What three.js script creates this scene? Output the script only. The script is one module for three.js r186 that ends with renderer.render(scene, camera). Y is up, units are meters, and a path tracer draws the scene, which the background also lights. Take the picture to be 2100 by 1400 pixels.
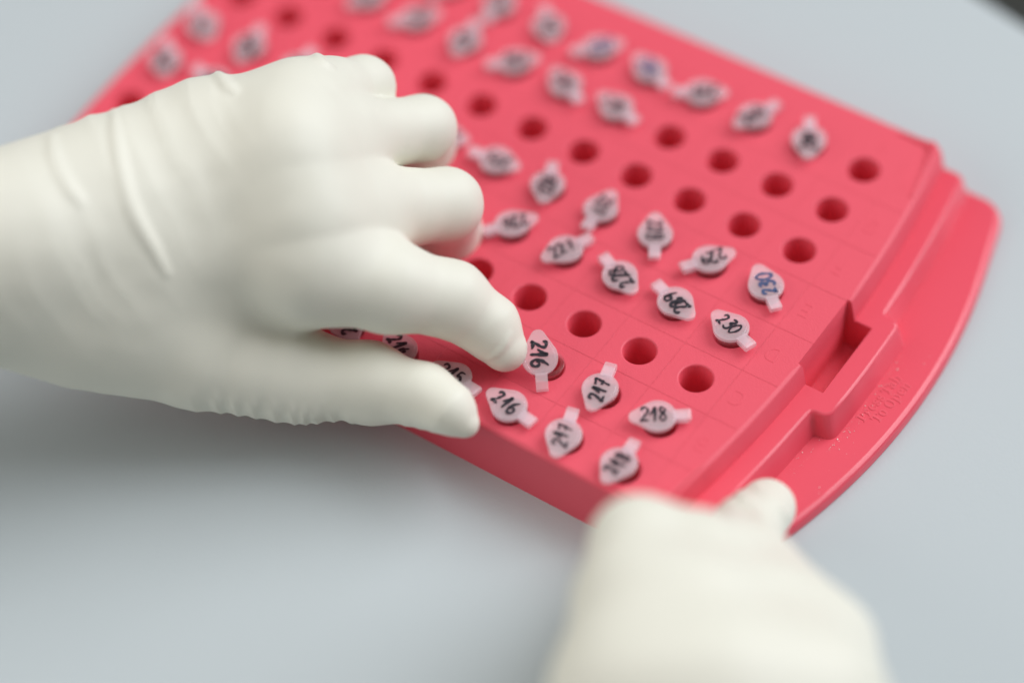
import * as THREE from 'three';
import { mergeGeometries, toCreasedNormals, mergeVertices } from 'three/addons/utils/BufferGeometryUtils.js';
import { FontLoader } from 'three/addons/loaders/FontLoader.js';
import { TextGeometry } from 'three/addons/geometries/TextGeometry.js';
import { RectAreaLightUniformsLib } from 'three/addons/lights/RectAreaLightUniformsLib.js';

/* ------------------------------------------------------------------ camera, light, exposure */
const MM = 0.001;
const TABLE = 13.5;                                   // rack deck stands this many mm above the table
const scene = new THREE.Scene();
const EYE = new THREE.Vector3(0.16503, 0.39009 + TABLE * MM, 0.24177);
const FWD = new THREE.Vector3(-0.39259465, -0.76903582, -0.5044337).normalize();
const DOWN = new THREE.Vector3(0.40900108, -0.63723757, 0.65318175).normalize();
const RIGHT = new THREE.Vector3(0.82376426, -0.05012173, -0.56471254).normalize();
const camera = new THREE.PerspectiveCamera(14.488, 1024 / 682, 0.05, 20);
camera.position.copy(EYE);
camera.up.copy(DOWN).negate();
camera.lookAt(EYE.clone().add(FWD));
camera.focus = 0.502;
camera.userData.fStop = 2.7;
scene.add(camera);

RectAreaLightUniformsLib.init();
function panel(name, color, intensity, w, h, at, to) {
  const l = new THREE.RectAreaLight(color, intensity, w, h);
  l.name = name; l.position.set(...at); l.lookAt(...to); scene.add(l);
  return l;
}
// a wide window behind the far right of the bench, and two added fill panels out of view, overhead and front left
panel('window_light', 0xf8faff, 5.5, 1.8, 1.4, [0.8, 1.3, -1.25], [-0.03, 0, -0.04]);
panel('overhead_fill', 0xfbfaf8, 0.9, 2.6, 2.4, [-0.3, 1.9, -0.15], [-0.3, 0, -0.1499]);  // unseen panel added overhead as soft ambient fill
panel('front_fill', 0xfaf6f2, 1.9, 2.2, 1.5, [-1.2, 0.85, 1.15], [0, 0, 0]);  // unseen fill added at front left to lighten the shadow under the hand
scene.background = new THREE.Color(0.0, 0.0, 0.0);

const renderer = new THREE.WebGLRenderer({ antialias: true });
renderer.setSize(1024, 682);
renderer.toneMapping = THREE.LinearToneMapping;
renderer.toneMappingExposure = 1.0;
renderer.shadowMap.enabled = true;

/* ------------------------------------------------------------------ helpers */
let seed = 12345;
const rnd = () => { seed = (seed * 1664525 + 1013904223) >>> 0; return seed / 4294967296; };
const clamp = (x, a, b) => Math.min(b, Math.max(a, x));
const taken = {};
function numbered(n) { const k = taken[n] = (taken[n] ?? -1) + 1; return k ? `${n}_${String(k).padStart(3, '0')}` : n; }
function mesh(name, geo, mat, parent) {
  const m = new THREE.Mesh(geo, mat); m.name = name; m.castShadow = m.receiveShadow = true; parent.add(m); return m;
}
function tag(o, label, category, group) { o.userData.label = label; o.userData.category = category; if (group) o.userData.group = group; return o; }
const F_PX = 5507.04;
// a photo pixel (2100 x 1400) gives a direction; its place comes from a plane at height y (mm over the deck) or from a distance D (mm)
function ray(u, v) {
  return new THREE.Vector3().addScaledVector(RIGHT, (u - 1050) / F_PX).addScaledVector(DOWN, (v - 700) / F_PX).add(FWD);
}
function onPlane(u, v, y = 0) {
  const d = ray(u, v), s = ((y + TABLE) * MM - EYE.y) / d.y;
  return EYE.clone().addScaledVector(d, s);
}
function atDepth(u, v, D) { return EYE.clone().addScaledVector(ray(u, v), D * MM); }
const Y = (y) => (y + TABLE) * MM;                    // height over the deck in mm -> world

// value noise
function hash3(x, y, z) { let h = (x * 374761393 + y * 668265263 + z * 2147483647) | 0; h = Math.imul(h ^ (h >>> 13), 1274126177); return ((h ^ (h >>> 16)) >>> 0) / 4294967296; }
function noise3(x, y, z) {
  const i = Math.floor(x), j = Math.floor(y), k = Math.floor(z); let fx = x - i, fy = y - j, fz = z - k;
  fx = fx * fx * (3 - 2 * fx); fy = fy * fy * (3 - 2 * fy); fz = fz * fz * (3 - 2 * fz);
  const L = (a, b, t) => a + (b - a) * t;
  return L(L(L(hash3(i, j, k), hash3(i + 1, j, k), fx), L(hash3(i, j + 1, k), hash3(i + 1, j + 1, k), fx), fy),
    L(L(hash3(i, j, k + 1), hash3(i + 1, j, k + 1), fx), L(hash3(i, j + 1, k + 1), hash3(i + 1, j + 1, k + 1), fx), fy), fz) * 2 - 1;
}
function grainTexture(n, layers) {                    // tileable grey grain
  const d = new Uint8Array(n * n * 4), acc = new Float32Array(n * n);
  for (const [cells, amp, sd] of layers) {
    const g = new Float32Array(cells * cells); let s = sd;
    for (let i = 0; i < g.length; i++) { s = (s * 1664525 + 1013904223) >>> 0; g[i] = s / 4294967296; }
    for (let y = 0; y < n; y++) for (let x = 0; x < n; x++) {
      const fx = x / n * cells, fy = y / n * cells, i = Math.floor(fx), j = Math.floor(fy);
      let tx = fx - i, ty = fy - j; tx = tx * tx * (3 - 2 * tx); ty = ty * ty * (3 - 2 * ty);
      const G = (a, b) => g[(b % cells) * cells + (a % cells)];
      acc[y * n + x] += amp * ((G(i, j) * (1 - tx) + G(i + 1, j) * tx) * (1 - ty) + (G(i, j + 1) * (1 - tx) + G(i + 1, j + 1) * tx) * ty);
    }
  }
  let lo = 1e9, hi = -1e9; for (const a of acc) { lo = Math.min(lo, a); hi = Math.max(hi, a); }
  acc.forEach((a, i) => { const v = 255 * (a - lo) / (hi - lo); d[i * 4] = d[i * 4 + 1] = d[i * 4 + 2] = v; d[i * 4 + 3] = 255; });
  const t = new THREE.DataTexture(d, n, n); t.wrapS = t.wrapT = THREE.RepeatWrapping; t.magFilter = THREE.LinearFilter; t.minFilter = THREE.LinearMipmapLinearFilter; t.generateMipmaps = true; t.needsUpdate = true;
  return t;
}
function tiled(t, metres) { const c = t.clone(); c.repeat.set(1 / metres, 1 / metres); c.needsUpdate = true; return c; }

/* ------------------------------------------------------------------ materials */
const lin = (r, g, b) => new THREE.Color().setRGB(r, g, b);
const grain = grainTexture(512, [[256, 0.5, 7], [128, 0.7, 3], [48, 0.25, 9]]);
const MAT = {
  table: new THREE.MeshPhysicalMaterial({ color: lin(0.505, 0.56, 0.575), roughness: 0.5, bumpMap: tiled(grain, 0.06), bumpScale: 0.000022 }),
  floor: new THREE.MeshStandardMaterial({ color: lin(0.05, 0.052, 0.045), roughness: 0.7 }),
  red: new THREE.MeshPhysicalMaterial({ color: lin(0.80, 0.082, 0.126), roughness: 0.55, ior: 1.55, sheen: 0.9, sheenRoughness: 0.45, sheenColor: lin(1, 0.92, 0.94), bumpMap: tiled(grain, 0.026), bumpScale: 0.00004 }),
  redSmooth: new THREE.MeshPhysicalMaterial({ color: lin(0.80, 0.082, 0.126), roughness: 0.3, bumpMap: tiled(grain, 0.05), bumpScale: 0.00001 }),
  clear: new THREE.MeshPhysicalMaterial({ color: lin(0.99, 0.98, 0.99), roughness: 0.12, transmission: 0.98, thickness: 0, ior: 1.49, side: THREE.DoubleSide }),
  milky: new THREE.MeshPhysicalMaterial({ color: lin(0.98, 0.92, 0.95), roughness: 0.3, transmission: 0.74, thickness: 0, ior: 1.49, side: THREE.DoubleSide }),
  inkBlack: new THREE.MeshStandardMaterial({ color: lin(0.018, 0.014, 0.024), roughness: 0.5, side: THREE.DoubleSide }),
  inkBlue: new THREE.MeshStandardMaterial({ color: lin(0.05, 0.085, 0.20), roughness: 0.5, side: THREE.DoubleSide }),
  glove: new THREE.MeshPhysicalMaterial({ color: lin(0.80, 0.79, 0.685), roughness: 0.55, sheen: 0.25, sheenRoughness: 0.5, sheenColor: lin(1, 1, 0.96) }),
  crumb: new THREE.MeshStandardMaterial({ color: lin(0.88, 0.74, 0.70), roughness: 0.8 }),
};

/* ------------------------------------------------------------------ structure: bench top and floor */
{
  const s = new THREE.Shape();
  const P = [[-900, -361], [-5.3, -154], [700, 10.5], [560, 620], [-900, 620]];
  P.forEach(([x, z], i) => (i ? s.lineTo : s.moveTo).call(s, x * MM, -z * MM));
  const g = new THREE.ExtrudeGeometry(s, { depth: 0.024, bevelEnabled: true, bevelSize: 0.002, bevelThickness: 0.002, bevelSegments: 3 });
  g.rotateX(-Math.PI / 2); g.translate(0, -0.026, 0);
  const t = mesh('table_top', g, MAT.table, scene); t.userData.kind = 'structure';
  const f = new THREE.BoxGeometry(6, 0.02, 6); f.translate(0, -0.75, 0);
  mesh('floor', f, MAT.floor, scene).userData.kind = 'structure';
}

/* ------------------------------------------------------------------ the rack */
const PITCH = 12.5, COLS = 12, ROWS = 8;
const holeX = (c) => -c * PITCH, holeZ = (r) => -r * PITCH;
// polygon with rounded corners: [x, z, radius?]
function rounded(list, seg = 10) {
  const out = [];
  list.forEach(([x, z, r, w], i) => {
    if (!r) return out.push([x, z, w ?? 1]);
    const a = list[(i + list.length - 1) % list.length], b = list[(i + 1) % list.length];
    let ax = a[0] - x, az = a[1] - z, bx = b[0] - x, bz = b[1] - z;
    const la = Math.hypot(ax, az), lb = Math.hypot(bx, bz); ax /= la; az /= la; bx /= lb; bz /= lb;
    const ang = Math.acos(clamp(ax * bx + az * bz, -1, 1)), t = Math.min(r / Math.tan(ang / 2), la * 0.98, lb * 0.98), rr = t * Math.tan(ang / 2);
    const mx = ax + bx, mz = az + bz, ml = Math.hypot(mx, mz), h = rr / Math.sin(ang / 2), cx = x + mx / ml * h, cz = z + mz / ml * h;
    let a0 = Math.atan2(z + az * t - cz, x + ax * t - cx), a1 = Math.atan2(z + bz * t - cz, x + bx * t - cx);
    let da = a1 - a0; while (da > Math.PI) da -= 2 * Math.PI; while (da < -Math.PI) da += 2 * Math.PI;
    for (let k = 0; k <= seg; k++) out.push([cx + rr * Math.cos(a0 + da * k / seg), cz + rr * Math.sin(a0 + da * k / seg)]);
  });
  return out;
}
function area2(p) { let a = 0; p.forEach((q, i) => { const n = p[(i + 1) % p.length]; a += q[0] * n[1] - n[0] * q[1]; }); return a / 2; }
function offset(p, d) {                                // + outwards
  const s = Math.sign(area2(p)), n = p.length;
  return p.map((q, i) => {
    const a = p[(i + n - 1) % n], b = p[(i + 1) % n];
    let e1 = [q[0] - a[0], q[1] - a[1]], e2 = [b[0] - q[0], b[1] - q[1]];
    const l1 = Math.hypot(...e1) || 1, l2 = Math.hypot(...e2) || 1;
    const n1 = [e1[1] / l1 * s, -e1[0] / l1 * s], n2 = [e2[1] / l2 * s, -e2[0] / l2 * s];
    const m = [n1[0] + n2[0], n1[1] + n2[1]], ml2 = m[0] * m[0] + m[1] * m[1];
    const k = 2 * d * (q[2] ?? 1) / Math.max(ml2, 0.6);
    return [q[0] + m[0] * k, q[1] + m[1] * k];
  });
}
// solid from contour rings, bottom to top; top cap may have holes that go down as wells
function ringSolid(rings, wells = [], crease = 0.6) {
  const pos = [], idx = [], flat = [];
  const v = (x, y, z) => { pos.push(x * MM, Y(y), z * MM); return pos.length / 3 - 1; };
  const ids = rings.map(({ y, pts }) => pts.map(([x, z]) => v(x, y, z)));
  const s = area2(rings[0].pts) > 0;                   // in (x, z)
  const tri = (a, b, c) => idx.push(a, b, c);
  for (let k = 0; k + 1 < ids.length; k++) {
    const A = ids[k], B = ids[k + 1], n = A.length;
    for (let i = 0; i < n; i++) { const j = (i + 1) % n; if (s) { tri(A[i], B[j], A[j]); tri(A[i], B[i], B[j]); } else { tri(A[i], A[j], B[j]); tri(A[i], B[j], B[i]); } }
  }
  const cap = (pts, y, up, holes) => {
    const c = pts.map(([x, z]) => new THREE.Vector2(x, z)), h = holes.map((q) => q.map(([x, z]) => new THREE.Vector2(x, z)));
    const all = [c, ...h].flat(), id = all.map((q) => v(q.x, y, q.y));
    for (const [a, b, d] of THREE.ShapeUtils.triangulateShape(c, h)) {
      const A = all[a], B = all[b], D = all[d], cr = (B.x - A.x) * (D.y - A.y) - (B.y - A.y) * (D.x - A.x);
      if ((cr > 0) === up) flat.push(id[a], id[d], id[b]); else flat.push(id[a], id[b], id[d]);
    }
  };
  const N = 40, circ = (cx, cz, r) => Array.from({ length: N }, (_, k) => [cx + r * Math.cos(2 * Math.PI * k / N), cz + r * Math.sin(2 * Math.PI * k / N)]);
  const top = rings[rings.length - 1], bot = rings[0];
  cap(top.pts, top.y, true, wells.map(([x, z, prof]) => circ(x, z, prof[0][1])));
  cap(bot.pts, bot.y, false, []);
  for (const [x, z, prof] of wells) {
    let prev = circ(x, z, prof[0][1]).map(([a, b]) => v(a, prof[0][0], b));
    for (let k = 1; k < prof.length; k++) {
      const cur = circ(x, z, prof[k][1]).map(([a, b]) => v(a, prof[k][0], b));
      for (let i = 0; i < N; i++) { const j = (i + 1) % N; tri(prev[i], prev[j], cur[j]); tri(prev[i], cur[j], cur[i]); }
      prev = cur;
    }
    const c = v(x, prof[prof.length - 1][0] - 0.3, z);
    for (let i = 0; i < N; i++) tri(prev[i], prev[(i + 1) % N], c);
  }
  const piece = (index, angle) => { const g = new THREE.BufferGeometry(); g.setAttribute('position', new THREE.Float32BufferAttribute(pos, 3)); g.setIndex(index); return toCreasedNormals(mergeVertices(g, 1e-6), angle); };
  return withUV(mergeGeometries([piece(idx, crease), piece(flat, 0.02)]));
}
function withUV(g) {
  const p = g.attributes.position, uv = new Float32Array(p.count * 2);
  for (let i = 0; i < p.count; i++) { uv[2 * i] = p.getX(i) + 0.31 * p.getY(i); uv[2 * i + 1] = p.getZ(i) + p.getY(i); }
  g.setAttribute('uv', new THREE.BufferAttribute(uv, 2)); return g;
}
const POCKET = { z0: -56.4, z1: -38.2, x0: 14.3, x1: 19.7 };   // the slot behind the latch socket, open downwards to its floor
const ZF = 5.5, ZB = -101.3, ZM = -48;
const blockRight = (z) => 15.3 - 0.0017 * (z - ZM) ** 2, blockLeft = (z) => -145.3 + 0.0014 * (z - ZM) ** 2;
function blockContour(e) {                             // e: 0 at the deck, 1 at the foot (draft of the mould)
  const L = [], dx = 2.4 * e, zf = ZF + 0.25 * e, zb = ZB - 0.9 * e;
  L.push([blockRight(ZF) + dx, zf, 2.6]);
  const N = POCKET, soft = 0.12;
  for (let z = -4; z >= -36; z -= 4) L.push([blockRight(z) + dx, z]);
  L.push([blockRight(N.z1) + dx, N.z1, 0, 0.6], [N.x0, N.z1, 0, soft], [N.x0, N.z0, 0, soft], [blockRight(N.z0) + dx, N.z0, 0, 0.6]);
  for (let z = -60; z >= -92; z -= 4) L.push([blockRight(z) + dx, z]);
  L.push([blockRight(ZB) + dx, zb, 2.6]);
  for (let x = 0; x >= -128; x -= 16) L.push([x, zb - 0.2 * Math.sin((x + 128) / 128 * Math.PI)]);
  L.push([blockLeft(ZB) - 0.8 * e, zb, 3]);
  for (let z = -92; z <= -4; z += 4) L.push([blockLeft(z) - 0.8 * e, z]);
  L.push([blockLeft(ZF) - 0.8 * e, zf, 2]);
  for (let x = -128; x <= 0; x += 16) L.push([x, zf]);
  return rounded(L);
}
const rack = new THREE.Group(); rack.name = 'tube_rack'; scene.add(rack);
tag(rack, 'coral red plastic tube rack with round holes and a curved end flange on the table', 'tube rack');
{
  const rings = [], foot = -TABLE;
  for (const [y, off] of [[foot, 0], [-0.9, 0], [-0.55, -0.06], [-0.26, -0.24], [-0.07, -0.52], [0, -0.9]]) rings.push({ y, pts: offset(blockContour(-y / TABLE), off) });
  const prof = [[0, 3.55], [-0.06, 3.4], [-0.18, 3.28], [-0.4, 3.2], [-6, 3.1], [-11.6, 2.5], [-12.4, 1.6]];
  const wells = [];
  for (let r = 0; r < ROWS; r++) for (let c = 0; c < COLS; c++) wells.push([holeX(c), holeZ(r), prof]);
  let g = ringSolid(rings, wells, 0.5);
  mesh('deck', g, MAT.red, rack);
}
{ // stepped ledge with the latch socket standing out of it
  const lr = (z) => 20.3 - 0.0016 * (z - ZM) ** 2, bx = (z) => 24.0 - 0.0016 * (z - ZM) ** 2;
  const con = (e) => {
    const dx = 1.5 * e, L = [];
    L.push([lr(ZF) + dx, ZF - 0.3, 2.2]);
    for (let z = -4; z >= -24; z -= 4) L.push([lr(z) + dx, z]);
    L.push([lr(-33.6) + dx, -33.4 + 0.9 * e, 1.1]);
    L.push([bx(-33.6) + dx, -33.6 + 0.9 * e, 2.1]);
    for (let z = -40; z >= -54; z -= 3.5) L.push([bx(z) + dx, z]);
    L.push([bx(-60.6) + dx, -60.6 - 0.9 * e, 2.1]);
    L.push([lr(-60.6) + dx, -60.8 - 0.9 * e, 1.1]);
    for (let z = -70; z >= -94; z -= 4) L.push([lr(z) + dx, z]);
    L.push([lr(-100.8) + dx, -100.8 - 0.3 * e, 2.2]);
    L.push([9, -100.8 - 0.3 * e], [9, POCKET.z0 - 0.04, 0, 0.1], [POCKET.x1, POCKET.z0 - 0.04, 0, 0.25], [POCKET.x1, POCKET.z1 + 0.04, 0, 0.25], [9, POCKET.z1 + 0.04, 0, 0.1], [9, ZF - 0.3]);
    return rounded(L);
  };
  const y1 = -5, y2 = -12.9;
  const e = (y) => (y1 - y) / (y1 + 10.6);
  const rings = [[y2, 0], [-5.5, 0], [-5.28, -0.07], [-5.1, -0.22], [y1, -0.5]].map(([y, off]) => ({ y, pts: offset(con(e(y)), off) }));
  mesh('latch_ledge', ringSolid(rings, [], 0.5), MAT.redSmooth, rack);
}
{ // the curved end flange
  const fr = (z) => 33.9 - 0.0037 * (z + 49.5) ** 2, L = [];
  L.push([fr(2.5), 5.0, 5]);
  for (let z = -8; z >= -88; z -= 3.2) L.push([fr(z), z]);
  L.push([24.6, -102.6, 6.5], [8, -103.0], [8, POCKET.z0 - 0.08, 0, 0.1], [POCKET.x1 + 0.15, POCKET.z0 - 0.08, 0, 0.1], [POCKET.x1 + 0.15, POCKET.z1 + 0.08, 0, 0.1], [8, POCKET.z1 + 0.08, 0, 0.1], [8, 5.0]);
  const c = rounded(L, 14);
  const rings = [[-13.46, -0.1], [-13.2, 0.1], [-12.0, 0.05], [-11.3, -0.1], [-10.9, -0.36], [-10.68, -0.7], [-10.6, -1.15]].map(([y, o]) => ({ y, pts: offset(c, o) }));
  mesh('end_flange', ringSolid(rings, [], 0.5), MAT.redSmooth, rack);
}
{ // floor of the socket, its outer side rising steeply to the rim
  const c = new THREE.Shape(); [[14.0, -13.4], [14.0, -12.9], [17.0, -12.8], [19.65, -6.2], [19.65, -13.4]].forEach(([x, y], i) => (i ? c.lineTo : c.moveTo).call(c, x * MM, Y(y)));
  const g = new THREE.ExtrudeGeometry(c, { depth: 18.0 * MM, bevelEnabled: false }); g.translate(0, 0, -56.3 * MM); mesh('socket_floor', withUV(g), MAT.redSmooth, rack);
}
// raised corner lips
function sweep(path, w, h, name) {
  const n = path.length, prof = [[-w / 2, 0], [-w / 2, h * 0.55], [-w * 0.38, h * 0.88], [-w * 0.2, h], [w * 0.2, h], [w * 0.38, h * 0.88], [w / 2, h * 0.55], [w / 2, 0]];
  const pos = [], idx = [], m = prof.length;
  path.forEach(([x, z], i) => {
    const a = path[Math.max(0, i - 1)], b = path[Math.min(n - 1, i + 1)]; let tx = b[0] - a[0], tz = b[1] - a[1]; const l = Math.hypot(tx, tz); tx /= l; tz /= l;
    const k = Math.min(1, 0.35 + 0.65 * Math.min(i, n - 1 - i) / 2);
    for (const [s, y] of prof) pos.push((x - tz * s * k) * MM, Y(y * k - 0.05), (z + tx * s * k) * MM);
  });
  for (let i = 0; i + 1 < n; i++) for (let j = 0; j + 1 < m; j++) { const a = i * m + j, b = a + 1, c = a + m, d = c + 1; idx.push(a, b, c, b, d, c); }
  for (let j = 1; j + 1 < m; j++) { idx.push(0, j + 1, j); const o = (n - 1) * m; idx.push(o, o + j, o + j + 1); }
  let g = new THREE.BufferGeometry(); g.setAttribute('position', new THREE.Float32BufferAttribute(pos, 3)); g.setIndex(idx);
  // face outwards
  g = toCreasedNormals(g, 0.9);
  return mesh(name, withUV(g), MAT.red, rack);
}
{
  const corner = (z0, sgn, zEnd, xEnd) => rounded([[blockRight(zEnd) - 1.15, zEnd], [blockRight((zEnd + z0) / 2) - 1.15, (zEnd + z0) / 2], [blockRight(z0) - 1.15, z0 + sgn * 1.2, 1.8], [xEnd, z0 + sgn * 1.2]].reverse(), 8);
  sweep(corner(ZB, 1, -86, 1.0), 1.7, 1.15, 'corner_lip');
  sweep(corner(ZF, -1, -8.4, 0.5).reverse(), 1.7, 1.15, 'corner_lip');
}
// fine cell lines moulded on the deck
for (let c = 0; c < COLS; c++) {
  const x = holeX(c) + PITCH / 2, g = new THREE.BoxGeometry(0.15 * MM, 0.09 * MM, 97 * MM); g.translate(x * MM, Y(0.005), -46 * MM);
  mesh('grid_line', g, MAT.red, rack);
}
for (let r = 0; r < ROWS - 1; r++) {
  const z = holeZ(r) - PITCH / 2, x1 = blockRight(z) - 0.95, x0 = -142, g = new THREE.BoxGeometry((x1 - x0) * MM, 0.08 * MM, 0.14 * MM); g.translate((x0 + x1) / 2 * MM, Y(0.004), z * MM);
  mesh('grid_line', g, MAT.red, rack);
}
// moulded lettering
const sans = await new FontLoader().loadAsync('fonts/droid/droid_sans_regular.typeface.json');
const serif = await new FontLoader().loadAsync('fonts/droid/droid_serif_bold.typeface.json');
function relief(text, font, size, depth, right, up, at, name) {
  const g = new TextGeometry(text, { font, size: size * MM, depth: depth * MM, curveSegments: 5, bevelEnabled: true, bevelSize: 0.04 * MM, bevelThickness: 0.025 * MM, bevelSegments: 1 });
  g.computeBoundingBox(); const c = g.boundingBox.getCenter(new THREE.Vector3()); g.translate(-c.x, -c.y, 0);
  const R = new THREE.Vector3(...right).normalize(), U = new THREE.Vector3(...up).normalize(), N = R.clone().cross(U);
  g.applyMatrix4(new THREE.Matrix4().makeBasis(R, U, N).setPosition(at));
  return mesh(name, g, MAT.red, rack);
}
'ABCDEFGH'.split('').forEach((ch, r) => relief(ch, sans, 3.4, 0.045, [-1, 0, 0], [0, 0, 1], new THREE.Vector3(9.0 * MM, Y(0), holeZ(r) * MM), 'row_letter'));
relief('1', sans, 3.0, 0.08, [-1, 0, 0], [0, 0, 1], new THREE.Vector3(0.2 * MM, Y(0), -95.5 * MM), 'column_number');
relief('Press Tab', serif, 1.95, 0.08, [0.075, 0, -1], [-1, 0, -0.075], new THREE.Vector3(27.3 * MM, Y(-10.6), -46.6 * MM), 'moulded_lettering');
relief('To Open', serif, 1.95, 0.08, [0.075, 0, -1], [-1, 0, -0.075], new THREE.Vector3(30.0 * MM, Y(-10.6), -46.9 * MM), 'moulded_lettering');

/* ------------------------------------------------------------------ the tubes */
const lidShape = (() => {
  const s = new THREE.Shape(), R = 3.45, r = 1.4, d = 3.95;     // round lid with a teardrop lip on the -x side
  const phi = Math.acos((R - r) / d);
  const N = 36;
  for (let k = 0; k <= N; k++) { const a = -(Math.PI - phi) + 2 * (Math.PI - phi) * k / N; (k ? s.lineTo : s.moveTo).call(s, R * Math.cos(a), R * Math.sin(a)); }
  for (let k = 0; k <= 14; k++) { const a = Math.PI - phi + 2 * phi * k / 14; s.lineTo(-d + r * Math.cos(a), r * Math.sin(a)); }
  return s;
})();
function scaleMM(g) { g.scale(MM, MM, MM); return g; }
const lidGeo = (() => {
  const g = new THREE.ExtrudeGeometry(lidShape, { depth: 0.5, bevelEnabled: true, bevelSize: 0.16, bevelThickness: 0.16, bevelOffset: -0.16, bevelSegments: 3 });
  g.rotateX(-Math.PI / 2); g.translate(0, 0.16, 0); return scaleMM(g);          // 0 .. 0.82 high, x = towards the hinge
})();
const plugGeo = scaleMM(new THREE.LatheGeometry([[2.4, -1.9], [2.5, -0.02]].map(([x, y]) => new THREE.Vector2(x, y)), 40));
const ringGeo = scaleMM(new THREE.TorusGeometry(2.85, 0.16, 8, 48).rotateX(Math.PI / 2).translate(0, 0.82, 0));
const bodyGeo = scaleMM(new THREE.LatheGeometry([[2.55, 1.0], [3.2, 1.0], [3.3, 0.85], [3.3, 0.45], [3.15, 0.3], [3.0, 0.28], [3.0, 0.05], [3.0, -0.1], [3.0, -0.5], [2.75, -0.7], [2.65, -4], [2.3, -9], [1.3, -11.4], [0.01, -12.1]].map(([x, y]) => new THREE.Vector2(x, y)), 40));
function strapGeo(open) {                               // hinge strap seen from the side, extruded across
  const s = new THREE.Shape();
  const P = open ? [[3.1, 0.75], [4.6, 0.75], [6.0, 0.45], [6.3, 0.1], [6.15, -0.1], [5.7, 0.0], [4.6, 0.3], [3.1, 0.35]]
    : [[3.0, 0.74], [5.6, 0.86], [6.0, 0.72], [6.1, 0.3], [5.9, -0.3], [5.4, -0.55], [3.1, -0.5], [3.1, -0.2], [5.2, -0.2], [5.6, 0.1], [5.55, 0.4], [3.0, 0.3]];
  P.forEach(([x, y], i) => (i ? s.lineTo : s.moveTo).call(s, x, y));
  const g = new THREE.ExtrudeGeometry(s, { depth: 2.1, bevelEnabled: true, bevelSize: 0.08, bevelThickness: 0.1, bevelSegments: 2 });
  g.translate(0, 0, -1.05); return scaleMM(g);
}
const strapClosed = strapGeo(false), strapOpen = strapGeo(true);
const DIGITS = {
  0: [[[.35, 1], [.08, .75], [.05, .3], [.3, 0], [.58, .25], [.6, .7], [.38, 1], [.25, .92]]],
  1: [[[.0, .45], [.22, .72], [.42, 1], [.38, .5], [.34, 0]]],
  2: [[[.05, .75], [.2, 1], [.5, .92], [.5, .65], [.25, .3], [.02, .02], [.3, .08], [.65, .02]]],
  3: [[[.08, .95], [.45, .98], [.5, .75], [.25, .55], [.5, .45], [.55, .15], [.3, 0], [.02, .1]]],
  4: [[[.4, 1], [.05, .4], [.6, .38]], [[.45, .7], [.42, 0]]],
  5: [[[.55, .98], [.15, .95], [.1, .58], [.4, .6], [.58, .35], [.4, .05], [.05, .03]]],
  6: [[[.5, 1], [.2, .7], [.06, .3], [.25, .0], [.5, .12], [.48, .4], [.25, .45], [.1, .25]]],
  7: [[[.02, .92], [.3, .95], [.62, 1], [.42, .5], [.3, 0]], [[.12, .48], [.62, .52]]],
  8: [[[.5, .9], [.25, 1], [.1, .8], [.3, .55], [.55, .25], [.3, 0], [.06, .2], [.3, .5], [.52, .8], [.45, .95]]],
  9: [[[.55, .8], [.3, 1], [.08, .78], [.25, .52], [.52, .68], [.56, .9], [.5, .4], [.3, 0]]],
};
function writing(text, flip, bold, scribble) {
  const parts = [], H = 2.9, adv = 1.75, W0 = -adv * text.length / 2 - 0.25;
  [...text].forEach((ch, i) => {
    const jx = (rnd() - .5) * 0.25, jy = (rnd() - .5) * 0.5, js = 0.88 + rnd() * 0.24, sl = (rnd() - .3) * 0.25;
    const strokes = scribble && i === 1 ? [...DIGITS[ch], [[.05, .9], [.6, .2], [.1, .3], [.62, .85]]] : DIGITS[ch];
    for (const st of strokes) {
      const pts = st.map(([x, y]) => new THREE.Vector3(W0 + i * adv + jx + (x * 2.35 + sl * y) * js + (rnd() - .5) * 0.14, (y - .5) * H * js + jy + (rnd() - .5) * 0.14, 0));
      const c = new THREE.CatmullRomCurve3(pts, false, 'catmullrom', 0.6), n = 34, q = c.getPoints(n);
      const pos = [], idx = [];
      q.forEach((p, k) => {
        const a = q[Math.max(0, k - 1)], b = q[Math.min(n, k + 1)]; let tx = b.x - a.x, ty = b.y - a.y; const l = Math.hypot(tx, ty) || 1; tx /= l; ty /= l;
        const end = Math.min(k, n - k), w = (bold ? 0.36 : 0.29) * (0.85 + 0.3 * noise3(p.x * 2, p.y * 2, i + text.length)) * Math.min(1, 0.45 + end * 0.3);
        for (const s of [-1, 1]) { const x = p.x - ty * w * s, y = p.y + tx * w * s; pos.push(x, 0, -y); }
      });
      for (let k = 0; k < n; k++) idx.push(2 * k, 2 * k + 2, 2 * k + 1, 2 * k + 1, 2 * k + 2, 2 * k + 3);
      const g = new THREE.BufferGeometry(); g.setAttribute('position', new THREE.Float32BufferAttribute(pos, 3)); g.setIndex(idx); g.computeVertexNormals();
      g.translate(0, 0.004 * parts.length, 0); parts.push(g);
    }
  });
  const g = mergeGeometries(parts); if (flip) g.rotateY(Math.PI);
  g.translate(-0.3, 0.93, 0); return scaleMM(g);
}
const ROWNAME = 'ABCDEFGH', ORD = ['first', 'second', 'third', 'fourth', 'fifth', 'sixth', 'seventh', 'eighth', 'ninth', 'tenth', 'eleventh', 'twelfth'];
const READABLE = new Set(['0,0', '0,1', '0,2', '0,3', '1,0', '1,1', '1,2', '3,0', '3,1', '3,2', '3,3', '4,0', '4,1', '4,2']);
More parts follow.
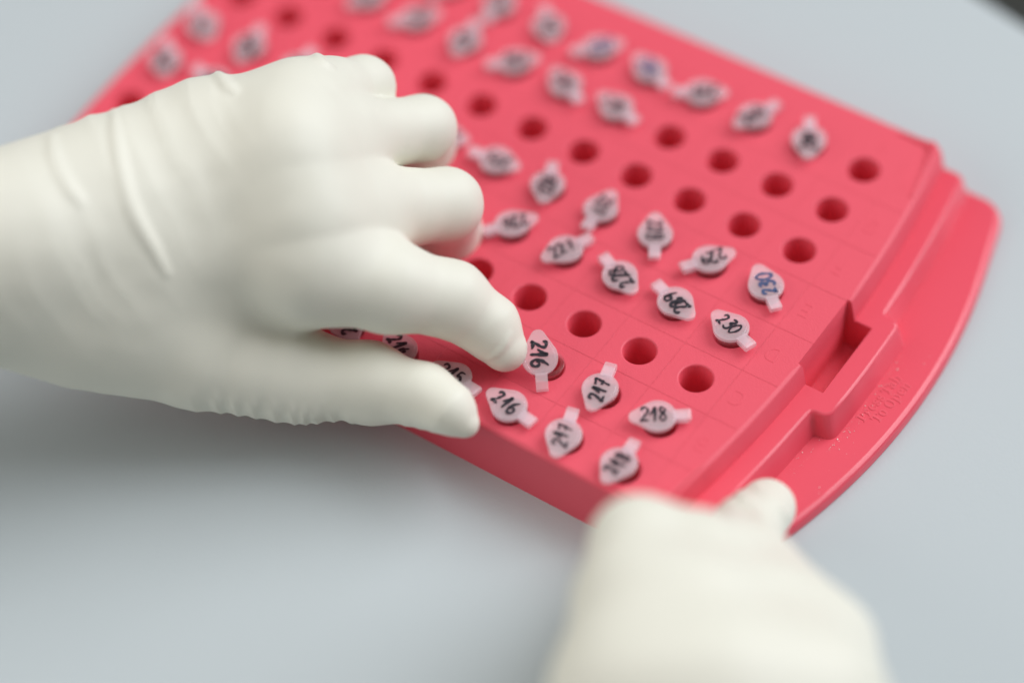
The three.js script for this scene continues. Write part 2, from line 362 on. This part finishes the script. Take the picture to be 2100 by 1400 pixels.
// row, column, hinge pixel, lid pixel: the two give the direction the hinge points
function tube(r, c, hu, hv, lu, lv, opt = {}) {
  const g = new THREE.Group(); g.name = numbered('sample_tube'); scene.add(g);
  const a = onPlane(hu, hv, 1.6), b = onPlane(lu, lv, 1.6), ang = Math.atan2(-(a.z - b.z), a.x - b.x);
  const num = String(({ 0: 218, 1: 218, 3: 230, 4: 230, 6: 242, 7: 242 })[r] - c);
  g.position.set((holeX(c) + (opt.dx ?? 0)) * MM, Y(opt.y ?? 0.35), (holeZ(r) + (opt.dz ?? 0)) * MM);
  g.rotation.set((rnd() - .5) * 0.09, ang, (rnd() - .5) * 0.09, 'YXZ');
  const colour = opt.blue ? 'blue' : 'black';
  const marked = READABLE.has(`${r},${c}`) ? `marked ${num} in ${colour}` : `with ${opt.blue ? 'blue' : 'dark'} writing`;
  tag(g, `clear ${opt.open ? 'half open' : 'closed'} tube ${marked}, ${ORD[c]} hole of row ${ROWNAME[r]} from the letters`, 'sample tube', 'sample tubes standing in the red rack');
  mesh('tube_body', bodyGeo, MAT.clear, g);
  const lid = mesh('lid', lidGeo, MAT.milky, g); lid.position.y = 1.02 * MM;
  mesh('plug', plugGeo, MAT.clear, lid); mesh('lid_ring', ringGeo, MAT.clear, lid);
  mesh('hinge_strap', opt.open ? strapOpen : strapClosed, MAT.milky, lid);
  mesh('handwriting', writing(num, opt.flip, opt.bold ?? rnd() > 0.5, opt.scribble), opt.blue ? MAT.inkBlue : MAT.inkBlack, lid);
  if (opt.open) { lid.position.set((4.2 - 4.2 * Math.cos(opt.open)) * MM, (1.0 + 4.2 * Math.sin(opt.open)) * MM, 1.3 * MM); lid.rotation.z = -opt.open; }
  return g;
}
tube(0, 0, 1303, 915, 1272, 958, { dx: -0.6, dz: 0.3 });
tube(0, 1, 1181, 855, 1163, 900, { dx: -0.3, dz: 0.2 });
tube(0, 2, 1078, 850, 1043, 826);
tube(0, 3, 978, 780, 936, 752);
tube(0, 4, 838, 728, 815, 690);
tube(0, 5, 705, 640, 716, 668);
tube(1, 0, 1390, 858, 1343, 860, { dx: -0.5 });
tube(1, 1, 1253, 768, 1232, 812, { dx: -0.4, dz: 0.2 });
tube(1, 2, 1116, 778, 1112, 735, { open: 0.5, bold: true });
tube(3, 0, 1520, 707, 1489, 677);
tube(3, 1, 1352, 603, 1385, 634, { bold: true, scribble: true });
tube(3, 2, 1243, 548, 1273, 582);
tube(3, 3, 1198, 507, 1156, 527);
tube(3, 4, 1008, 476, 1050, 465);
tube(4, 0, 1578, 620, 1563, 588, { blue: true, flip: true });
tube(4, 1, 1403, 556, 1452, 540);
tube(4, 2, 1338, 518, 1339, 478);
tube(4, 3, 1208, 462, 1234, 428);
tube(4, 4, 1130, 350, 1119, 392, { bold: true });
tube(4, 5, 976, 325, 1020, 340);
tube(4, 6, 880, 280, 914, 288);
tube(7, 1, 1657, 248, 1655, 288, { bold: true, scribble: true });
tube(7, 2, 1580, 222, 1538, 246);
tube(7, 3, 1393, 192, 1442, 193);
tube(7, 4, 1352, 165, 1320, 134, { blue: true });
tube(7, 5, 1178, 104, 1227, 95, { blue: true });
tube(7, 6, 1104, 12, 1113, 52);
tube(7, 7, 978, 42, 1008, 8);
tube(7, 8, 885, 0, 926, -26);
tube(6, 4, 1290, 243, 1255, 216);
tube(6, 5, 1176, 198, 1149, 165);
tube(6, 6, 1003, 132, 1056, 127);
tube(6, 7, 968, 50, 944, 90);
tube(6, 8, 805, 47, 860, 37);
tube(6, 9, 790, -14, 756, 2);
tube(3, 11, 352, 98, 349, 145);
tube(3, 10, 410, 150, 438, 172);
tube(4, 11, 408, 20, 426, 62);
tube(4, 10, 538, 66, 511, 107);
tube(4, 9, 640, 112, 611, 145);

/* ------------------------------------------------------------------ crumbs of dust on the flange */
{
  const g = new THREE.IcosahedronGeometry(0.12 * MM, 0), N = 150, im = new THREE.InstancedMesh(g, MAT.crumb, N), m = new THREE.Matrix4(), q = new THREE.Quaternion();
  for (let i = 0; i < N; i++) {
    const t = rnd(); let x, y = -10.55, z;
    if (t < 0.55) { z = -58 + rnd() * 28; x = 25.9 - 0.0016 * (z - ZM) ** 2 + rnd() ** 2 * 1.6; }
    else if (t < 0.8) { z = -33 + rnd() * 24; x = lrFoot(z) + rnd() ** 2 * 2; }
    else { z = -70 + rnd() * 60; x = 26.6 + rnd() * 4; }
    const s = 0.28 + rnd() ** 4 * 1.1;
    q.setFromEuler(new THREE.Euler(rnd() * 6, rnd() * 6, rnd() * 6));
    m.compose(new THREE.Vector3(x * MM, Y(y), z * MM), q, new THREE.Vector3(s * (0.7 + rnd()), s * 0.7, s)); im.setMatrixAt(i, m);
  }
  function lrFoot(z) { return 22.2 - 0.0016 * (z - ZM) ** 2; }
  im.name = 'dust_crumbs'; im.userData = { kind: 'stuff', label: 'pale dust crumbs lying on the flange of the red rack', category: 'dust' }; im.castShadow = im.receiveShadow = true; scene.add(im);
}

/* ------------------------------------------------------------------ gloved hands: one skin each, from a distance field */
const smin = (a, b, k) => { const h = Math.max(k - Math.abs(a - b), 0) / k; return Math.min(a, b) - h * h * k * 0.25; };
// a chain of tapered capsules through [u, v, depth mm, radius mm], in world metres -> arrays in mm
function chain(list) {
  const p = list.map(([u, v, D, r]) => { const w = atDepth(u, v, D).multiplyScalar(1000); return [w.x, w.y, w.z, r]; });
  const out = []; for (let i = 0; i + 1 < p.length; i++) out.push([...p[i], ...p[i + 1]]);
  return out;
}
function capsule(x, y, z, s) {
  const bx = s[4] - s[0], by = s[5] - s[1], bz = s[6] - s[2], px = x - s[0], py = y - s[1], pz = z - s[2];
  const t = clamp((px * bx + py * by + pz * bz) / (bx * bx + by * by + bz * bz), 0, 1);
  const dx = px - bx * t, dy = py - by * t, dz = pz - bz * t;
  return Math.sqrt(dx * dx + dy * dy + dz * dz) - (s[3] + (s[7] - s[3]) * t);
}
function chainField(segs, k) { return (x, y, z) => { let d = 1e9; for (const s of segs) d = smin(d, capsule(x, y, z, s), k); return d; }; }
function handField({ palm, palmK, fingers, fingerK, joinK, thumb, thumbK }) {
  const P = palm.map(chain), F = fingers.map((f) => chainField(chain(f), 2.5)), T = thumb ? chainField(chain(thumb), 4) : null;
  const pf = P.map((c) => chainField(c, 3));
  return (x, y, z) => {
    let d = 1e9; for (const f of pf) d = smin(d, f(x, y, z), palmK);
    let e = 1e9; for (const f of F) e = smin(e, f(x, y, z), fingerK);
    d = smin(d, e, joinK);
    if (T) d = smin(d, T(x, y, z), thumbK);
    return d;
  };
}
function trace(f, u, v) {                               // where the line of sight through a pixel first meets the skin
  const d = ray(u, v).normalize(), o = EYE.clone().multiplyScalar(1000); let t = 380, best = 1e9, bt = t;
  for (let i = 0; i < 400 && t < 560; i++) {
    const e = f(o.x + d.x * t, o.y + d.y * t, o.z + d.z * t);
    if (e < best) { best = e; bt = t; }
    if (e < 0.02) break;
    t += Math.max(0.05, e * 0.7);
  }
  return [o.x + d.x * bt, o.y + d.y * bt, o.z + d.z * bt];
}
function folds(f, list) {                               // ridges of slack glove lying on the skin: [[pixels], radius, sink, blend]
  const segs = [];
  for (const [px, r, sink, k] of list) {
    const c = new THREE.CatmullRomCurve3(px.map(([u, v]) => new THREE.Vector3(u, v, 0))), n = px.length * 4, pts = c.getPoints(n).map((q) => trace(f, q.x, q.y));
    const o = EYE.clone().multiplyScalar(1000);
    const q = pts.map((p, i) => { const e = 0.4; let g = [f(p[0] + e, p[1], p[2]) - f(p[0] - e, p[1], p[2]), f(p[0], p[1] + e, p[2]) - f(p[0], p[1] - e, p[2]), f(p[0], p[1], p[2] + e) - f(p[0], p[1], p[2] - e)]; const l = Math.hypot(...g) || 1; const taper = Math.min(1, 0.25 + 3 * Math.min(i, n - i) / n); return [p[0] - g[0] / l * sink, p[1] - g[1] / l * sink, p[2] - g[2] / l * sink, r * taper]; });
    const S = []; for (let i = 0; i < n; i++) S.push([...q[i], ...q[i + 1]]);
    const xs = q.map((a) => a[0]), ys = q.map((a) => a[1]), zs = q.map((a) => a[2]), m = r + Math.abs(k) + 1;
    segs.push({ S, k, lo: [Math.min(...xs) - m, Math.min(...ys) - m, Math.min(...zs) - m], hi: [Math.max(...xs) + m, Math.max(...ys) + m, Math.max(...zs) + m] });
  }
  return (x, y, z) => {
    let d = f(x, y, z); if (d > 6 || d < -6) return d;
    for (const { S, k, lo, hi } of segs) {
      if (x < lo[0] || y < lo[1] || z < lo[2] || x > hi[0] || y > hi[1] || z > hi[2]) continue;
      let e = 1e9; for (const s of S) e = Math.min(e, capsule(x, y, z, s));
      if (k > 0) d = smin(d, e, k); else d = -smin(-d, e, -k);          // k < 0 presses a furrow in
    }
    return d;
  };
}
function skin(f, lo, hi, h) {                           // surface nets over a grid, then settled on the field
  const n = [0, 1, 2].map((a) => Math.ceil((hi[a] - lo[a]) / h) + 1), [nx, ny, nz] = n, F = new Float32Array(nx * ny * nz), B = 6;
  for (let k = 0; k < nz; k += B) for (let j = 0; j < ny; j += B) for (let i = 0; i < nx; i += B) {
    const c = f(lo[0] + (i + B / 2) * h, lo[1] + (j + B / 2) * h, lo[2] + (k + B / 2) * h), far = Math.abs(c) > B * h * 1.35 + 2.2;
    for (let c2 = k; c2 < Math.min(k + B, nz); c2++) for (let b = j; b < Math.min(j + B, ny); b++) for (let a = i; a < Math.min(i + B, nx); a++)
      F[(c2 * ny + b) * nx + a] = far ? c : f(lo[0] + a * h, lo[1] + b * h, lo[2] + c2 * h);
  }
  const id = new Int32Array(nx * ny * nz).fill(-1), pos = [], idx = [], sx = 1, sy = nx, sz = nx * ny;
  const C = [0, sx, sy, sx + sy, sz, sx + sz, sy + sz, sx + sy + sz], E = [[0, 1], [2, 3], [4, 5], [6, 7], [0, 2], [1, 3], [4, 6], [5, 7], [0, 4], [1, 5], [2, 6], [3, 7]];
  for (let k = 0; k < nz - 1; k++) for (let j = 0; j < ny - 1; j++) for (let i = 0; i < nx - 1; i++) {
    const o = (k * ny + j) * nx + i; let m = 0; for (let c = 0; c < 8; c++) if (F[o + C[c]] < 0) m++;
    if (!m || m === 8) continue;
    let x = 0, y = 0, z = 0, w = 0;
    for (const [a, b] of E) { const fa = F[o + C[a]], fb = F[o + C[b]]; if ((fa < 0) === (fb < 0)) continue; const t = fa / (fa - fb); x += (a & 1) + ((b & 1) - (a & 1)) * t; y += ((a >> 1) & 1) + (((b >> 1) & 1) - ((a >> 1) & 1)) * t; z += (a >> 2) + ((b >> 2) - (a >> 2)) * t; w++; }
    id[o] = pos.length / 3; pos.push(lo[0] + (i + x / w) * h, lo[1] + (j + y / w) * h, lo[2] + (k + z / w) * h);
  }
  const quad = (a, b, c, d, flip) => { if (a < 0 || b < 0 || c < 0 || d < 0) return; if (flip) idx.push(a, c, b, a, d, c); else idx.push(a, b, c, a, c, d); };
  for (let k = 1; k < nz - 1; k++) for (let j = 1; j < ny - 1; j++) for (let i = 1; i < nx - 1; i++) {
    const o = (k * ny + j) * nx + i, s = F[o] < 0;
    if (s !== F[o + sx] < 0) quad(id[o - sy - sz], id[o - sz], id[o], id[o - sy], !s);
    if (s !== F[o + sy] < 0) quad(id[o - sx - sz], id[o - sx], id[o], id[o - sz], !s);
    if (s !== F[o + sz] < 0) quad(id[o - sx - sy], id[o - sy], id[o], id[o - sx], !s);
  }
  const N = new Float32Array(pos.length), e = 0.35;
  for (let v = 0; v < pos.length; v += 3) {
    let g;
    for (let it = 0; it < 3; it++) {
      const [x, y, z] = [pos[v], pos[v + 1], pos[v + 2]];
      g = [f(x + e, y, z) - f(x - e, y, z), f(x, y + e, z) - f(x, y - e, z), f(x, y, z + e) - f(x, y, z - e)]; const l = Math.hypot(...g) || 1; g = g.map((a) => a / l);
      if (it < 2) { const d = clamp(f(x, y, z), -h * 0.6, h * 0.6) * 0.8; pos[v] -= g[0] * d; pos[v + 1] -= g[1] * d; pos[v + 2] -= g[2] * d; }
    }
    N.set(g, v);
  }
  const G = new THREE.BufferGeometry(); G.setAttribute('position', new THREE.Float32BufferAttribute(pos.map((a) => a * MM), 3)); G.setAttribute('normal', new THREE.BufferAttribute(N, 3)); G.setIndex(idx);
  return G;
}
function bounds(parts, pad) {
  const lo = [1e9, 1e9, 1e9], hi = [-1e9, -1e9, -1e9];
  for (const ch of parts) for (const [u, v, D, r] of ch) { const w = atDepth(u, v, D).multiplyScalar(1000).toArray(); for (let a = 0; a < 3; a++) { lo[a] = Math.min(lo[a], w[a] - r - pad); hi[a] = Math.max(hi[a], w[a] + r + pad); } }
  return [lo, hi];
}
function hand(name, spec, ridges, extra, label) {
  let f = handField(spec);
  const slack = (x, y, z) => { const d = base(x, y, z); return d > 5 || d < -5 ? d : d + extra(x, y, z); };
  const base = f;
  const g0 = folds(slack, ridges);
  const [lo, hi] = bounds([...spec.palm, ...spec.fingers, ...(spec.thumb ? [spec.thumb] : [])], 3);
  const g = skin(g0, lo, hi, 0.9);
  const o = mesh(name, g, MAT.glove, scene);
  tag(o, label, 'gloved hand', 'gloved hands working on the rack');
  return o;
}
function pixelOf(x, y, z) {
  const a = x - EYE.x * 1000, b = y - EYE.y * 1000, c = z - EYE.z * 1000, D = a * FWD.x + b * FWD.y + c * FWD.z;
  return [1050 + F_PX * (a * RIGHT.x + b * RIGHT.y + c * RIGHT.z) / D, 700 + F_PX * (a * DOWN.x + b * DOWN.y + c * DOWN.z) / D];
}
const along = (x, y, z) => (x * RIGHT.x + y * RIGHT.y + z * RIGHT.z), below = (x, y, z) => (x * DOWN.x + y * DOWN.y + z * DOWN.z);
{ // the hand reaching in from the wrist side, thumb and index finger at an opened tube
  const spec = {
    palmK: 7.5, fingerK: 0.7, joinK: 4.5, thumbK: 2.4,
    palm: [
      [[-950, 545, 452, 21], [-260, 520, 478, 17], [60, 500, 487, 16.8], [230, 465, 493, 16.3], [420, 420, 496, 13.5], [600, 470, 494, 11.5]],
      [[-950, 640, 456, 19], [-260, 590, 481, 14.2], [60, 588, 491, 14.5], [230, 600, 497, 14.3]],
      [[230, 450, 493, 14.5], [430, 345, 496, 12.5], [585, 310, 491, 10.8]],
      [[120, 425, 492, 12.0], [430, 282, 500, 10.4], [620, 224, 499, 8.6]],
      [[230, 550, 494, 15.3], [480, 515, 496, 13], [630, 545, 493.5, 10.6]],
      [[600, 270, 495, 8.8], [645, 256, 500, 7.4]],
      [[600, 375, 489.5, 10.4], [680, 366, 496, 8.6]],
      [[630, 495, 490, 10.4], [715, 506, 495, 8.6]],
      [[200, 640, 496, 14.3], [420, 712, 499, 11.3], [560, 756, 500, 8.8]],
    ],
    fingers: [
      [[620, 222, 499, 8.6], [680, 198, 505, 7.0], [745, 180, 512, 5.8], [738, 200, 530, 5.6], [700, 235, 540, 5.2]],
      [[590, 310, 491, 9.8], [720, 285, 502, 7.9], [866, 262, 513, 6.0], [867, 294, 527, 6.0], [830, 330, 541, 5.6]],
      [[620, 440, 489, 10], [760, 430, 499, 8.5], [914, 420, 509, 6.6], [914, 470, 524, 6.7], [870, 512, 540, 6]],
      [[640, 550, 489, 9.8], [800, 588, 492, 8.2], [925, 614, 496, 7.0], [1000, 668, 498.5, 5.6], [1034, 716, 499, 4.2]],
    ],
    thumb: [[520, 748, 499, 9.2], [620, 770, 501, 8.0], [760, 784, 499.5, 6.8], [870, 811, 495, 5.3], [925, 842, 491, 4.0], [960, 873, 490.5, 1.6]],
  };
  const ridges = [
    [[[232, 226], [238, 290], [250, 360], [275, 440], [318, 520], [340, 560]], 0.95, 0.25, 1.5],
    [[[104, 278], [112, 330], [140, 385], [165, 415]], 0.6, 0.4, 1.8],
    [[[445, 146], [458, 168], [480, 190]], 0.8, 0.2, 1.6],
    [[[648, 110], [658, 126], [680, 138]], 0.8, 0.2, 1.6],
    [[[1046, 684], [1030, 716], [1000, 738]], 0.5, 0.3, 0.9],
  ];
  const tA = atDepth(430, 740, 496).multiplyScalar(1000), tB = atDepth(900, 822, 491).multiplyScalar(1000);
  const extra = (x, y, z) => {
    let d = 0.2 * noise3(x * 0.09, y * 0.09, z * 0.09) + 0.08 * noise3(x * 0.25, y * 0.25, z * 0.25);
    const [pu, pv] = pixelOf(x, y, z);
    if (pu < 560) {                                    // slack folds across the wrist
      const q = along(x, y, z) * 0.88 - below(x, y, z) * 0.42 + 2.6 * noise3(x * 0.06, y * 0.06, z * 0.06 + 7) + 0.8 * noise3(x * 0.16, y * 0.16, z * 0.16);
      const amp = clamp((560 - pu) / 330, 0, 1.5) * clamp((760 - pv) / 380, 0.12, 1) * clamp(0.55 + 1.2 * noise3(x * 0.045 + 3, y * 0.045, z * 0.045), 0.1, 1.2);
      const w = Math.abs(Math.sin(Math.PI * q / 6.2)), w2 = Math.abs(Math.sin(Math.PI * (q * 0.9 + 1.3) / 9.7));
      d += 0.6 * amp * (0.55 * w - 0.3 + 0.5 * Math.sqrt(w2) - 0.35);
    }
    const s = along(x, y, z), t = clamp((s - along(tA.x, tA.y, tA.z)) / (along(tB.x, tB.y, tB.z) - along(tA.x, tA.y, tA.z)), -0.4, 1.4);
    const mid = below(tA.x, tA.y, tA.z) * (1 - t) + below(tB.x, tB.y, tB.z) * t, under = below(x, y, z) - mid;
    if (t > -0.25 && t < 1.0) { const m = clamp((under - 4.6) / 2.4, 0, 1) * clamp((t + 0.25) * 4, 0, 1) * clamp((1.0 - t) * 8, 0, 1); d += m * clamp(0.25 + 0.4 * noise3(s * 0.13, 5, 2), 0.06, 0.45) * Math.abs(Math.sin(Math.PI * (s / 3.3 + 0.5 * noise3(s * 0.16, 3, 1)))) - m * 0.35; }
    return d;
  };
  hand('gloved_hand', spec, ridges, extra, 'cream latex gloved hand with curled fingers, index finger touching an open tube lid');
}
{ // the other hand holding the flanged end of the rack
  const spec = {
    palmK: 6.5, fingerK: 2.5, joinK: 6,
    palm: [
      [[1420, 2300, 415, 18], [1330, 1680, 428, 17], [1310, 1430, 432, 14.5], [1306, 1235, 441, 10.2], [1312, 1120, 450, 7.4]],
      [[1500, 1680, 426, 17.5], [1465, 1430, 431, 15.5], [1432, 1262, 440, 11.0], [1442, 1150, 450, 6.9]],
      [[1660, 2300, 416, 18], [1640, 1700, 428, 16.5], [1630, 1450, 434, 14.5], [1560, 1270, 447, 10.3], [1520, 1165, 458, 7.4]],
      [[1710, 1560, 438, 11], [1680, 1330, 448, 9.3], [1580, 1210, 460, 7.9]],
    ],
    fingers: [
      [[1312, 1120, 450, 7.2], [1316, 1138, 470, 6.5], [1330, 1150, 484, 6]],
      [[1435, 1140, 450, 6.6], [1442, 1148, 468, 6.2], [1455, 1160, 481, 5.6]],
      [[1490, 1150, 460, 7.0], [1530, 1090, 473, 6.0], [1573, 1040, 485.5, 5.3]],
    ],
  };
  const ridges = [
    [[[1515, 1008], [1545, 1045], [1585, 1090]], 0.75, 0.2, 1.3],
    [[[1548, 992], [1580, 1025], [1618, 1062]], 0.75, 0.2, 1.3],
    [[[1490, 1028], [1512, 1068], [1560, 1115]], 0.75, 0.2, 1.3],
  ];
  hand('gloved_hand_001', spec, ridges, (x, y, z) => 0.18 * noise3(x * 0.05, y * 0.05, z * 0.05), 'cream latex gloved hand resting one finger on the curved flange of the rack');
}
renderer.render(scene, camera);
